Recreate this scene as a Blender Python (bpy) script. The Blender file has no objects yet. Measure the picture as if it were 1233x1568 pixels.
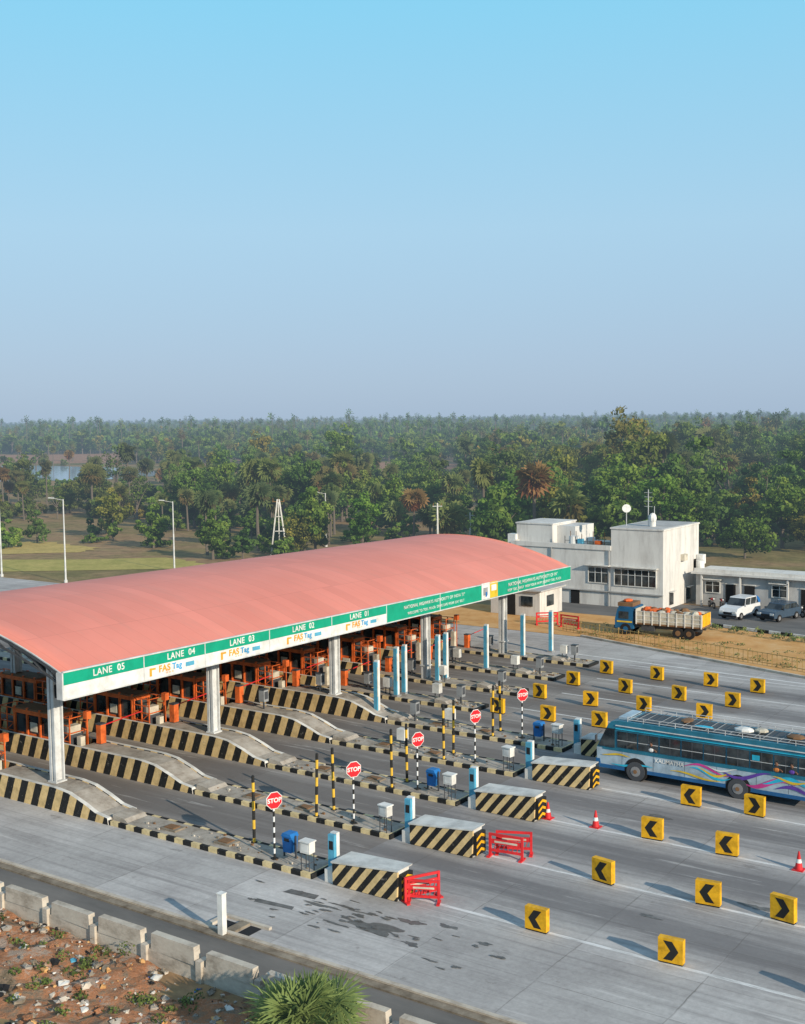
import bpy,math,random
import numpy as np
from mathutils import Vector,Matrix
from mathutils import noise as mn
random.seed(7);rng=np.random.default_rng(5)
scene=bpy.context.scene
# ------------------------------------------------------------ camera
cd=bpy.data.cameras.new("camera");cam=bpy.data.objects.new("camera",cd);scene.collection.objects.link(cam)
cd.sensor_fit='HORIZONTAL';cd.sensor_width=36;cd.lens=1850/1233*36;cd.clip_end=20000
R=Matrix.Rotation(math.radians(34.9),4,'Z')@Matrix.Rotation(math.radians(90-4.45),4,'X')@Matrix.Rotation(math.radians(-.7),4,'Z')
cam.matrix_world=Matrix.Translation((0,0,18))@R
scene.camera=cam
# ------------------------------------------------------------ sky + sun
w=bpy.data.worlds.new("World");scene.world=w;w.use_nodes=True
nt=w.node_tree;N=nt.nodes;Lk=nt.links
sk=N.new('ShaderNodeTexSky');sk.sky_type='NISHITA';sk.sun_disc=False
sk.sun_elevation=math.radians(20);sk.sun_rotation=math.radians(107.5)
tcn=N.new('ShaderNodeTexCoord');sep=N.new('ShaderNodeSeparateXYZ');rp=N.new('ShaderNodeValToRGB')
Lk.new(tcn.outputs['Generated'],sep.inputs[0]);Lk.new(sep.outputs['Z'],rp.inputs[0])
els=[(0,(.40,.53,.70)),(.05,(.41,.57,.76)),(.15,(.42,.67,.87)),(.32,(.27,.70,.96)),(.55,(.28,.47,.68)),(1,(.26,.38,.52))]
cr=rp.color_ramp
for p,c_ in els[1:-1]: cr.elements.new(p)
for e,(p,c_) in zip(cr.elements,els): e.position=p;e.color=(*c_,1)
sc=N.new('ShaderNodeVectorMath');sc.operation='SCALE';sc.inputs['Scale'].default_value=10
Lk.new(rp.outputs[0],sc.inputs[0])
mx=N.new('ShaderNodeMix');mx.data_type='RGBA';mx.inputs['Factor'].default_value=.88
Lk.new(sk.outputs[0],mx.inputs['A']);Lk.new(sc.outputs[0],mx.inputs['B'])
Lk.new(mx.outputs['Result'],N['Background'].inputs[0]);N['Background'].inputs[1].default_value=.1
scene.view_settings.view_transform='Standard'
sl=bpy.data.lights.new("sun",'SUN');sl.energy=5;sl.angle=math.radians(.5);sl.color=(1,.88,.70)
so=bpy.data.objects.new("sun",sl);scene.collection.objects.link(so)
ce=math.cos(math.radians(20.5))
so.rotation_euler=Vector((.95*ce,-.30*ce,math.sin(math.radians(20.5)))).to_track_quat('Z','Y').to_euler()
# ------------------------------------------------------------ material helpers
class NB:
    def __init__(s,name,rough=.8,spec=.25,metal=0):
        s.m=bpy.data.materials.new(name);s.m.use_nodes=True;s.n=s.m.node_tree.nodes;s.l=s.m.node_tree.links
        s.b=s.n['Principled BSDF'];s.b.inputs['Roughness'].default_value=rough;s.b.inputs['Specular IOR Level'].default_value=spec;s.b.inputs['Metallic'].default_value=metal
    def put(s,inp,v):
        if hasattr(v,'is_linked') or hasattr(v,'links'): s.l.new(v,inp)
        elif isinstance(v,tuple) and len(v)==3 and inp.type=='RGBA': inp.default_value=(*v,1)
        else: inp.default_value=v
    def M(s,op,a,b=None,c=None):
        q=s.n.new('ShaderNodeMath');q.operation=op;s.put(q.inputs[0],a)
        if b is not None: s.put(q.inputs[1],b)
        if c is not None: s.put(q.inputs[2],c)
        return q.outputs[0]
    def pos(s):
        if not hasattr(s,'_p'):
            g=s.n.new('ShaderNodeNewGeometry');s._g=g;q=s.n.new('ShaderNodeSeparateXYZ');s.l.new(g.outputs['Position'],q.inputs[0]);s._p=q
        return s._p.outputs
    def noise(s,scale,detail=5,rough=.6,stretch=None):
        s.pos();q=s.n.new('ShaderNodeTexNoise');q.inputs['Scale'].default_value=scale;q.inputs['Detail'].default_value=detail;q.inputs['Roughness'].default_value=rough
        v=s._g.outputs['Position']
        if stretch:
            mp=s.n.new('ShaderNodeVectorMath');mp.operation='MULTIPLY';s.l.new(v,mp.inputs[0]);mp.inputs[1].default_value=stretch;v=mp.outputs[0]
        s.l.new(v,q.inputs['Vector']);return q.outputs['Fac']
    def ramp(s,f,pts):
        r=s.n.new('ShaderNodeValToRGB');c=r.color_ramp
        for p in pts[1:-1]: c.elements.new(p[0])
        for e,p in zip(c.elements,pts):
            e.position=p[0];col=p[1] if isinstance(p[1],tuple) else (p[1],)*3;e.color=(*col,1)
        s.put(r.inputs[0],f);return r.outputs[0]
    def mix(s,f,a,b,mode='MIX'):
        q=s.n.new('ShaderNodeMix');q.data_type='RGBA';q.blend_type=mode;s.put(q.inputs['Factor'],f)
        for k,v in (('A',a),('B',b)):
            sk_=[i for i in q.inputs if i.name==k and i.type=='RGBA'][0]
            s.put(sk_,v)
        return [o for o in q.outputs if o.type=='RGBA'][0]
    def col(s,v): s.put(s.b.inputs['Base Color'],v);return s
    def bump(s,h,st=.3,d=.05):
        q=s.n.new('ShaderNodeBump');q.inputs['Strength'].default_value=st;q.inputs['Distance'].default_value=d;s.l.new(h,q.inputs['Height']);s.l.new(q.outputs[0],s.b.inputs['Normal'])
    def haze(s,L=1800.):  # aerial haze painted into the material as bluish emission, growing with distance from origin
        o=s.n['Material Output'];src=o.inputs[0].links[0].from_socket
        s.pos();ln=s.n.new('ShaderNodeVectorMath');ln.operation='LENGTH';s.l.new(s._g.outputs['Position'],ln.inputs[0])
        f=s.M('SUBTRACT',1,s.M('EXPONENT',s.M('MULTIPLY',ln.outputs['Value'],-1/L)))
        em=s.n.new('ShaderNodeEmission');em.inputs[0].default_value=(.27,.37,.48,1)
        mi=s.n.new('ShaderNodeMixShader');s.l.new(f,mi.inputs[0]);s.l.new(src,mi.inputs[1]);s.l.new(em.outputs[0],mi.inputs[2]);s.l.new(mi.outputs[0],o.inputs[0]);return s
def paint(name,c,rough=.6,spec=.3,dirt=.25,sc=1.5,metal=0):
    b=NB(name,rough,spec,metal);n=b.noise(sc,6,.65)
    d=tuple(x*(1-dirt)*.9 for x in c);b.col(b.ramp(n,[(.3,d),(.6,c)]));return b.m
def stripes(name,vec,period,ca,cb,dirt=.35,wear=.8):
    b=NB(name,.7);p=b.pos();s_=b.M('ADD',b.M('MULTIPLY',p[0],vec[0]),b.M('ADD',b.M('MULTIPLY',p[1],vec[1]),b.M('MULTIPLY',p[2],vec[2])))
    nz=b.noise(3,5,.6);s_=b.M('ADD',s_,b.M('MULTIPLY',nz,.05))
    f=b.M('GREATER_THAN',b.M('FRACT',b.M('ADD',b.M('DIVIDE',s_,period),100)),.5)
    c=b.mix(f,ca,cb);g=b.ramp(b.noise(2.5,8,.7),[(.35,1-dirt),(.6,1.)])
    c=b.mix(1.,c,g,'MULTIPLY');c=b.mix(b.ramp(b.noise(5,8,.75),[(.6,0.),(.68,wear)]),c,(.3,.27,.23));b.col(c);return b.m
YEL=(.62,.40,.08);BLK=(.022,.022,.022)
m_yel=paint('yellow_paint',(.80,.42,.015),.6,.3,.4,3);m_blk=paint('black_paint',(.02,.02,.02))
m_white=paint('white_paint',(.76,.75,.72));m_wht2=paint('weathered_white_concrete',(.70,.68,.64),.85,.2,.4,.9)
m_stripe=stripes('hazard_stripes',(1,0,-.38),1.0,(.78,.55,.26),BLK)
m_kerb=stripes('kerb_stripes',(1,0,0),1.0,(.76,.60,.33),BLK,.4)
m_diag=stripes('diagonal_hazard_stripes',(1,0,-.85),.6,(.76,.55,.27),BLK,.3)
m_pole=stripes('yellow_black_bands',(0,0,1),.8,(.72,.44,.05),BLK,.15,.2)
m_polew=stripes('white_black_bands',(0,0,1),.44,(.75,.75,.75),BLK,.15,.2)
m_bwk=stripes('black_white_kerb',(1,.2,0),2.0,(.65,.65,.62),BLK)
m_red=paint('red_plastic',(.66,.03,.035),.45);m_orange=paint('orange_steel',(.74,.15,.035),.5,.3,.5,2)
m_green=paint('sign_green',(.008,.33,.20),.4,.3,.12);m_grey=paint('grey_steel',(.30,.31,.32),.5);m_lgrey=paint('light_grey_steel',(.62,.625,.62),.5)
m_dark=paint('dark_rubber',(.02,.02,.022),.8);m_dsteel=paint('dark_steel',(.07,.075,.085),.5)
m_blue=paint('blue_plastic',(.02,.16,.46),.4);m_lblue=paint('light_blue_panel',(.10,.38,.55),.45)
m_teal=paint('bus_teal',(.022,.165,.25),.35,.5,.25);m_bsil=paint('bus_silver_blue',(.40,.50,.58),.35,.5,.35);m_bblue=paint('bus_blue',(.02,.12,.30),.35,.5)
m_pink=paint('bus_magenta',(.6,.06,.28),.4);m_byel=paint('bus_yellow',(.75,.5,.04),.4);m_cyan=paint('bus_cyan',(.03,.45,.65),.4);m_purp=paint('bus_purple',(.13,.06,.35),.4)
m_cab=paint('truck_blue',(.02,.12,.26),.4);m_crm=paint('cream_panel',(.6,.55,.45),.6,.3,.4);m_brn=paint('wood_brown',(.22,.12,.06),.8)
m_skin=paint('skin',(.22,.11,.07),.6);m_cloth=paint('cloth_orange',(.6,.2,.05),.8);m_hair=paint('hair',(.01,.01,.01))
b=NB('window_glass',.08,.6);b.col(b.ramp(b.noise(1.1,3),[(.4,(.012,.016,.02)),(.6,(.05,.06,.065))]));m_glass=b.m
b=NB('hub_metal',.4,.4,.5);b.col((.35,.35,.36));m_hub=b.m
m_carw=paint('car_white',(.7,.71,.72),.25,.5,.05);m_card=paint('car_dark_blue',(.05,.08,.12),.25,.5,.05)
PER=5.32
# road concrete
b=NB('concrete_road',.9,.08);p=b.pos()
c=b.ramp(b.noise(.22,10,.68),[(.3,(.35,.33,.325)),(.5,(.47,.45,.44)),(.7,(.58,.56,.545))])
c=b.mix(1.,c,b.ramp(b.noise(5,8,.75),[(.25,.78),(.7,1.08)]),'MULTIPLY')
fx=b.M('FLOOR',b.M('DIVIDE',p[0],4.5));fy=b.M('FLOOR',b.M('DIVIDE',b.M('SUBTRACT',p[1],33.0),2.725))
cx=b.n.new('ShaderNodeCombineXYZ');b.l.new(fx,cx.inputs[0]);b.l.new(fy,cx.inputs[1]);wn=b.n.new('ShaderNodeTexWhiteNoise');b.l.new(cx.outputs[0],wn.inputs['Vector'])
c=b.mix(1.,c,b.ramp(wn.outputs['Value'],[(0.,.84),(.75,1.0),(1.,1.08)]),'MULTIPLY')
ph=b.M('MULTIPLY',b.M('SUBTRACT',p[1],39.2),2*math.pi/PER)
band=b.M('ADD',b.M('MULTIPLY',b.M('COSINE',ph),.5),.5)
st=b.noise(1,7,.62,(.05,.9,1))
bf=b.M('MULTIPLY',b.M('POWER',band,.9),b.M('MAXIMUM',b.M('MULTIPLY_ADD',st,3.6,-.8),0))
far=b.M('MULTIPLY',b.M('LESS_THAN',p[1],79),b.M('GREATER_THAN',p[1],36.2))
bf=b.M('MULTIPLY',bf,far)
c=b.mix(b.M('MINIMUM',b.M('MULTIPLY',bf,.85),.76),c,(.13,.125,.13))
lane=b.M('MULTIPLY',b.M('LESS_THAN',p[0],-29.5),far);c=b.mix(b.M('MULTIPLY',lane,.42),c,(.15,.125,.105))
st2=b.noise(1,8,.68,(.05,2.6,1));c=b.mix(b.ramp(st2,[(.5,0.),(.7,.55)]),c,(.17,.16,.16))
st3=b.noise(1.3,9,.72,(.12,1.8,1));c=b.mix(b.ramp(st3,[(.58,0.),(.66,.4)]),c,(.66,.64,.62))
spt=b.noise(.9,9,.7,(.6,1,1));c=b.mix(b.ramp(spt,[(.61,0.),(.67,.5)]),c,(.16,.145,.135))
nz=b.M('MULTIPLY',b.noise(.7,3),.16)
jx=b.M('LESS_THAN',b.M('FLOORED_MODULO',b.M('ADD',p[0],nz),4.5),.045)
jy=b.M('LESS_THAN',b.M('FLOORED_MODULO',b.M('ADD',b.M('SUBTRACT',p[1],33.0),b.M('MULTIPLY',nz,.4)),2.725),.04)
c=b.mix(b.M('MULTIPLY',b.M('MAXIMUM',jx,jy),b.ramp(b.noise(.5,5),[(.35,.1),(.65,.6)])),c,(.13,.12,.11))
b.col(c);b.bump(b.noise(30,4,.7),.2,.01);m_road=b.m
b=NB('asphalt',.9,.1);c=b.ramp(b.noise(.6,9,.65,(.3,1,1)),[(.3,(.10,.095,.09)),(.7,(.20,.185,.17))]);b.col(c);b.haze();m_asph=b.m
b=NB('island_concrete',.9,.1);c=b.ramp(b.noise(1.2,9,.7),[(.3,(.20,.165,.135)),(.5,(.36,.32,.275)),(.72,(.48,.44,.39))]);b.col(c);b.bump(b.noise(12,6,.7),.5,.03);m_isl=b.m
b=NB('gutter_dirt',.95,.05);b.col(b.ramp(b.noise(1.5,9,.7),[(.3,(.12,.095,.07)),(.7,(.34,.29,.23))]));m_gut=b.m
b=NB('boundary_concrete',.9,.1);c=b.ramp(b.noise(.9,9,.7,(1,1,2)),[(.3,(.24,.20,.16)),(.5,(.50,.44,.37)),(.7,(.60,.55,.47))]);b.col(c);b.bump(b.noise(10,5),.4,.02);m_wall=b.m
b=NB('building_render',.9,.15);c=b.ramp(b.noise(.5,9,.7,(1,1,.35)),[(.28,(.44,.42,.40)),(.5,(.62,.605,.58)),(.7,(.68,.67,.64))])
c=b.mix(b.ramp(b.noise(1,8,.7,(2.2,2.2,.25)),[(.52,0.),(.75,.5)]),c,(.22,.20,.18));b.col(c);m_bld=b.m
b=NB('building_render_grey',.9,.15);c=b.ramp(b.noise(.6,9,.7,(1,1,.4)),[(.3,(.30,.30,.295)),(.7,(.52,.51,.50))]);b.col(c);m_bld2=b.m
b=NB('road_marking_white',.8,.2);c=b.ramp(b.noise(2,9,.75,(.5,3,1)),[(.38,(.42,.41,.40)),(.55,(.70,.69,.68))]);b.col(c);m_mark=b.m
b=NB('salmon_roof',.55,.2);p=b.pos();c=b.ramp(b.noise(.16,7,.6),[(.3,(.68,.225,.17)),(.7,(.76,.265,.205))])
seam=b.M('LESS_THAN',b.M('FLOORED_MODULO',p[1],1.02),.05);c=b.mix(b.M('MULTIPLY',seam,.2),c,(.45,.13,.10))
seam2=b.M('LESS_THAN',b.M('FLOORED_MODULO',p[0],5.2),.06);c=b.mix(b.M('MULTIPLY',seam2,.25),c,(.45,.13,.1))
pf=b.M('FLOOR',b.M('DIVIDE',p[1],1.02));pg=b.M('FLOOR',b.M('DIVIDE',p[0],5.2));cx=b.n.new('ShaderNodeCombineXYZ');b.l.new(pf,cx.inputs[0]);b.l.new(pg,cx.inputs[1]);wn=b.n.new('ShaderNodeTexWhiteNoise');b.l.new(cx.outputs[0],wn.inputs['Vector'])
c=b.mix(1.,c,b.ramp(wn.outputs['Value'],[(0.,.93),(1.,1.03)]),'MULTIPLY')
c=b.mix(b.ramp(b.noise(1.,8,.7,(.25,1.6,1)),[(.5,0.),(.75,.3)]),c,(.5,.25,.2));b.col(c);m_roof=b.m
b=NB('oil_stain',.5,.3);b.col(b.ramp(b.noise(3,6),[(.3,(.08,.075,.07)),(.7,(.18,.17,.16))]));m_oil=b.m
b=NB('orange_dirt',.95,.05);b.col(b.ramp(b.noise(.5,9,.7),[(.3,(.46,.23,.09)),(.5,(.60,.34,.14)),(.7,(.64,.42,.22))]));m_dirt=b.m
b=NB('rubble_soil',.95,.05);c=b.ramp(b.noise(.8,10,.75),[(.3,(.09,.08,.05)),(.42,(.28,.21,.15)),(.52,(.46,.20,.10)),(.6,(.44,.35,.28)),(.72,(.26,.12,.07))]);b.col(c);b.bump(b.noise(6,8,.75),.9,.15);m_rub=b.m
# ------------------------------------------------------------ mesh builder
class MB:
    def __init__(s): s.v=[];s.f=[];s.i=[];s.mats=[]
    def mi(s,m):
        if m not in s.mats: s.mats.append(m)
        return s.mats.index(m)
    def face(s,pts,m):
        k=len(s.v);s.v.extend([tuple(p) for p in pts]);s.f.append(tuple(range(k,k+len(pts))));s.i.append(s.mi(m))
    def box(s,x0,y0,z0,x1,y1,z1,m,top=None):
        k=len(s.v);s.v+=[(x0,y0,z0),(x1,y0,z0),(x1,y1,z0),(x0,y1,z0),(x0,y0,z1),(x1,y0,z1),(x1,y1,z1),(x0,y1,z1)]
        for j,q in enumerate([(0,3,2,1),(4,5,6,7),(0,1,5,4),(1,2,6,5),(2,3,7,6),(3,0,4,7)]):
            s.f.append(tuple(k+a for a in q));s.i.append(s.mi(top if (top and j==1) else m))
        return s
    def hexa(s,v8,m,top=None):
        k=len(s.v);s.v+=v8
        for j,q in enumerate([(0,3,2,1),(4,5,6,7),(0,1,5,4),(1,2,6,5),(2,3,7,6),(3,0,4,7)]):
            s.f.append(tuple(k+a for a in q));s.i.append(s.mi(top if (top and j==1) else m))
    def prism(s,prof,y0,y1,m,side=None):
        n=len(prof);k=len(s.v);s.v+=[(a,y0,c) for a,c in prof]+[(a,y1,c) for a,c in prof]
        s.f.append(tuple(range(k,k+n)));s.i.append(s.mi(side or m));s.f.append(tuple(range(k+2*n-1,k+n-1,-1)));s.i.append(s.mi(side or m))
        for a in range(n):
            c=(a+1)%n;s.f.append((k+a,k+n+a,k+n+c,k+c));s.i.append(s.mi(m))
        return s
    def cyl(s,p0,p1,r0,r1,m,n=10,caps=True):
        p0=np.array(p0,float);p1=np.array(p1,float);d=p1-p0;d/=np.linalg.norm(d)
        a=np.cross(d,(0,0,1.) if abs(d[2])<.9 else (1.,0,0));a/=np.linalg.norm(a);b_=np.cross(d,a);k=len(s.v)
        o=math.pi/n
        for q,r in((p0,r0),(p1,r1)):
            for i in range(n):
                t=i*2*math.pi/n+o;s.v.append(tuple(q+r*(a*math.cos(t)+b_*math.sin(t))))
        for i in range(n):
            j=(i+1)%n;s.f.append((k+i,k+j,k+n+j,k+n+i));s.i.append(s.mi(m))
        if caps: s.f.append(tuple(range(k+n-1,k-1,-1)));s.i.append(s.mi(m));s.f.append(tuple(range(k+n,k+2*n)));s.i.append(s.mi(m))
        return s
    def beam(s,p0,p1,t,m): return s.cyl(p0,p1,t*.7,t*.7,m,4)
    def ball(s,c,r,m,n=8,k=6):
        k0=len(s.v)
        for i in range(k+1):
            ph=math.pi*i/k
            for j in range(n):
                t=2*math.pi*j/n;s.v.append((c[0]+r[0]*math.sin(ph)*math.cos(t),c[1]+r[1]*math.sin(ph)*math.sin(t),c[2]+r[2]*math.cos(ph)))
        for i in range(k):
            for j in range(n):
                q=(j+1)%n;s.f.append((k0+i*n+j,k0+(i+1)*n+j,k0+(i+1)*n+q,k0+i*n+q));s.i.append(s.mi(m))
        return s
    def obj(s,name,loc=(0,0,0),rz=0,parent=None,sc=None):
        me=bpy.data.meshes.new(name);me.from_pydata([tuple(map(float,v)) for v in s.v],[],s.f)
        for m in s.mats: me.materials.append(m)
        me.polygons.foreach_set('material_index',s.i);me.update()
        return link(name,me,loc,rz,parent,sc)
def link(name,me,loc=(0,0,0),rz=0,parent=None,sc=None):
    o=bpy.data.objects.new(name,me);o.location=loc;o.rotation_euler=(0,0,rz);scene.collection.objects.link(o)
    if parent: o.parent=parent
    if sc: o.scale=sc
    return o
def empty(name): return link(name,None)
def text(name,body,size,M,mat_,parent,ext=.01,off=.0):
    c=bpy.data.curves.new(name,'FONT');c.body=body;c.size=size;c.align_x='CENTER';c.align_y='CENTER';c.extrude=ext;c.offset=off;c.space_character=1.1;c.materials.append(mat_)
    o=bpy.data.objects.new(name,c);scene.collection.objects.link(o);o.parent=parent;o.matrix_world=M;return o
def frame(pos,xd,yd):
    xd=Vector(xd).normalized();yd=Vector(yd).normalized();z=xd.cross(yd)
    M=Matrix((xd,yd,z)).transposed().to_4x4();M.translation=Vector(pos);return M
# ------------------------------------------------------------ foliage
def leafmat(name,pts,var=.5,trans=.3,far=True):
    b=NB(name,.75,.15);a=b.n.new('ShaderNodeAttribute');a.attribute_name='shade'
    c=b.ramp(a.outputs['Fac'],pts);oi=b.n.new('ShaderNodeObjectInfo')
    if var:
        f=b.ramp(oi.outputs['Random'],[(0.,(.30,.36,.34)),(.25,(.42,.46,.42)),(.5,(.60,.56,.40)),(.75,(.48,.56,.36)),(.9,(.62,.48,.42)),(1.,(.95,.46,.42))])
        c=b.mix(1.,c,f,'MULTIPLY');m2=b.n.new('ShaderNodeVectorMath');m2.operation='SCALE';m2.inputs['Scale'].default_value=2.0;b.l.new(c,m2.inputs[0]);c=m2.outputs[0]
    if far:
        c=b.mix(b.ramp(b.noise(.011,6,.65),[(.5,0.),(.68,.6)]),c,(.19,.13,.055))
        c=b.mix(1.,c,b.ramp(b.noise(.03,4,.6),[(.3,.6),(.7,1.0)]),'MULTIPLY')
    b.col(c)
    if trans:
        t=b.n.new('ShaderNodeBsdfTranslucent');b.l.new(c,t.inputs[0]);mi=b.n.new('ShaderNodeMixShader');mi.inputs[0].default_value=trans
        b.l.new(b.b.outputs[0],mi.inputs[1]);b.l.new(t.outputs[0],mi.inputs[2]);b.l.new(mi.outputs[0],b.n['Material Output'].inputs[0])
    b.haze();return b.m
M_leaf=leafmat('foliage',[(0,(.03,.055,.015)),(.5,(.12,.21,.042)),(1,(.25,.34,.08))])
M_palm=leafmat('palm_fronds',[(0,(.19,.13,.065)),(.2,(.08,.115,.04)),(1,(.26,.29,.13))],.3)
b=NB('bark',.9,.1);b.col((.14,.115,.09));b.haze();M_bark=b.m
def tube(V,Fc,S,MI,p0,p1,r0,r1,n=6,mi=1,sh=.5):
    p0=np.array(p0,float);p1=np.array(p1,float);d=p1-p0;d/=np.linalg.norm(d)
    a=np.cross(d,(0.3,.9,.1));a/=np.linalg.norm(a);b=np.cross(d,a);k=len(V)
    for q,r in((p0,r0),(p1,r1)):
        for i in range(n):
            t=i*2*math.pi/n;V.append(tuple(q+r*(a*math.cos(t)+b*math.sin(t))));S.append(sh)
    for i in range(n):
        j=(i+1)%n;Fc.append((k+i,k+j,k+n+j,k+n+i));MI.append(mi)
def leaves(V,Fc,S,MI,c,rad,nl,size,sh):
    d=rng.normal(size=(nl,3));d/=np.linalg.norm(d,axis=1)[:,None]
    rr=rng.uniform(.55,1.05,nl)[:,None];p=c+d*rr*rad
    nn=d+rng.normal(size=(nl,3))*.5;nn/=np.linalg.norm(nn,axis=1)[:,None]
    a=np.cross(nn,rng.normal(size=(nl,3)));a/=np.linalg.norm(a,axis=1)[:,None];b=np.cross(nn,a)
    s=size*rng.uniform(.6,1.3,nl)[:,None]
    for i in range(nl):
        k=len(V);A=a[i]*s[i];B=b[i]*s[i]*.7
        V.extend([tuple(p[i]-A),tuple(p[i]-B),tuple(p[i]+A),tuple(p[i]+B)])
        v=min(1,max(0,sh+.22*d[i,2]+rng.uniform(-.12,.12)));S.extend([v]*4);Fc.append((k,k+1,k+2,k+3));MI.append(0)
def finish(name,V,Fc,S,MI,mats):
    me=bpy.data.meshes.new(name);me.from_pydata([tuple(map(float,v)) for v in V],[],Fc)
    for m in mats: me.materials.append(m)
    me.polygons.foreach_set('material_index',MI)
    at=me.attributes.new('shade','FLOAT','POINT');at.data.foreach_set('value',[float(s) for s in S]);me.update();return me
def broad(V,Fc,S,MI,o,h,r,ncl,nl,size,trunk=True,low=.5):
    o=np.array(o,float);cz=h*low;ax=rng.uniform(.75,1.25);off=rng.uniform(-.15,.15,2)*r
    if trunk: tube(V,Fc,S,MI,o,o+(0,0,h*.4),.028*h**.9,.018*h)
    for i in range(ncl):
        d=rng.normal(size=3);d/=np.linalg.norm(d);q=rng.uniform(.3,1.12)
        z=d[2]
        wd=1-.35*max(0,z)**2
        c=o+np.array([d[0]*r*q*.85*wd*ax+off[0]*z,d[1]*r*q*.85*wd/ax+off[1]*z,cz+z*h*(.42 if z>0 else .36)*q])
        if trunk and i<6: tube(V,Fc,S,MI,o+(0,0,h*rng.uniform(.2,.4)),c,.012*h,.004*h,4)
        k=r*rng.uniform(.14,.36)
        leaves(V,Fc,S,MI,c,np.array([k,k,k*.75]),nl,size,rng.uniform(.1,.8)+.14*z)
def palm(V,Fc,S,MI,o,h,R_=1.9,nf=44,blades=9):
    o=np.array(o,float);top=o+np.array([rng.uniform(-.4,.4),rng.uniform(-.4,.4),h])
    mid=(o+top)/2+rng.uniform(-.12,.12,3)
    tube(V,Fc,S,MI,o,mid,.24,.17,6);tube(V,Fc,S,MI,mid,top,.17,.15,6)
    for i in range(nf):
        d=rng.normal(size=3);d[2]=d[2]*.8+.25
        if i<nf*.25: d[2]=-abs(d[2])-.7
        d/=np.linalg.norm(d);sh=0.05 if i<nf*.25 else rng.uniform(.3,.95)
        st=R_*rng.uniform(.35,.6);c=top+d*st;L=R_*rng.uniform(.5,.75)
        tube(V,Fc,S,MI,top,c,.03,.02,3,0,sh)
        u=np.cross(d,rng.normal(size=3));u/=np.linalg.norm(u)
        for b in range(blades):
            t=math.radians(-115+230*b/(blades-1));e=d*math.cos(t)+u*math.sin(t);q=d*-math.sin(t)+u*math.cos(t)
            k=len(V);w_=L*.13
            V.extend([tuple(c),tuple(c+e*L*.6+q*w_),tuple(c+e*L-np.array([0,0,.15*L])),tuple(c+e*L*.6-q*w_)]);S.extend([sh]*4);Fc.append((k,k+1,k+2,k+3));MI.append(0)
def mk(kind,**a):
    V,Fc,S,MI=[],[],[],[];kind(V,Fc,S,MI,(0,0,0),**a)
    return finish('tree_mesh',V,Fc,S,MI,[M_leaf if kind is broad else M_palm,M_bark])
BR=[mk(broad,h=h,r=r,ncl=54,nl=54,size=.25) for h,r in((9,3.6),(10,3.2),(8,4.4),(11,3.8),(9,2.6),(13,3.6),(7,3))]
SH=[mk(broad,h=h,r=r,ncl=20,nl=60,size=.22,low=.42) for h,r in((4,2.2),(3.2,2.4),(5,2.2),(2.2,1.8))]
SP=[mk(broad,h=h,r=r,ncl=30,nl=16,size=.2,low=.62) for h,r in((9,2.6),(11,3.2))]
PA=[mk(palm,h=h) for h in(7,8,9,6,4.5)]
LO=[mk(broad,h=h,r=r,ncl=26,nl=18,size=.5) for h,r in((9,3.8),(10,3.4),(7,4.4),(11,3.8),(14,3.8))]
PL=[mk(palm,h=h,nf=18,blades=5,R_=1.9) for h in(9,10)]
def patch(sz,nt_):
    V,Fc,S,MI=[],[],[],[]
    for i in range(nt_):
        p=(rng.uniform(-sz,sz),rng.uniform(-sz,sz),0)
        h=rng.choice([5,6,7,8,9,10,13.5]);broad(V,Fc,S,MI,p,h,rng.uniform(2.2,4.6),8,10,.9,False)
    for i in range(5):
        p=(rng.uniform(-sz,sz),rng.uniform(-sz,sz),0);palm(V,Fc,S,MI,p,rng.uniform(9,15),2.2,10,4)
    return finish('forest_patch',V,Fc,S,MI,[M_leaf,M_bark])
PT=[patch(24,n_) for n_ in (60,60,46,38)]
ya=math.radians(34.9);fw=Vector((-math.sin(ya),math.cos(ya),0));rt=Vector((math.cos(ya),math.sin(ya),0))
def at(s,D): return rt*(s*D)+fw*D
root=empty('distant_forest')
def inst(me,p,q0,par):
    nm='distant_tree'
    if par is None: nm='palmyra_palm' if me in PA else ('shrub' if me in SH else 'broadleaf_tree')
    q=q0*random.uniform(.75,1.2);link(nm,me,p,random.uniform(0,6.28),par,(q*random.uniform(.9,1.15),q,q*random.uniform(.85,1.15)))
def mixp(*w):
    sets=[BR,SH,PA,LO,PL,SP];w=list(w)+[w[0]*.12]
    return lambda: random.choice(random.choices(sets,w)[0])
def zone(s0,s1,D0,D1,area,pick,sc0=.8,sc1=1.2,par=root,gap=-9):
    for i in range(int((s1-s0)*(D1**2-D0**2)/2/area)):
        s=random.uniform(s0,s1);D=math.sqrt(random.uniform(D0**2,D1**2));P_=at(s,D)
        if mn.noise((P_.x*.022,P_.y*.022,5.))<gap: continue
        inst(pick(),P_,random.uniform(sc0,sc1),par)
zone(-.6,-.17,205,320,30,mixp(1.6,8,2.0,0,0),.7,1.1,root,0.)
zone(-.6,-.2,150,205,300,mixp(.6,6,0,0,0),.7,1,None)
zone(-.26,-.2,160,190,90,mixp(2,4,0,0,0),.7,.9,None)
zone(-.2,-.06,185,340,26,mixp(2,6,4,0,0),.75,1.05,root,-.06)
zone(-.17,-.03,148,190,50,mixp(1,6,2.5,0,0),.7,.95,None,-.15)
zone(-.13,.09,155,230,32,mixp(2.4,5,4.5,0,0),.8,1.1,None,-.2)
zone(-.13,.09,230,340,28,mixp(3,5,4,0,0),.75,1.15,root,-.12)
zone(.07,.6,142,200,34,mixp(8,5,1.2,0,0),.85,1.3,None)
zone(.07,.6,200,350,32,mixp(6,4,2.2,0,0),.75,1.4,root,-.25)
zone(.05,.6,350,620,48,mixp(0,0,0,6,2),.7,1.3,root,-.2)
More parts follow.
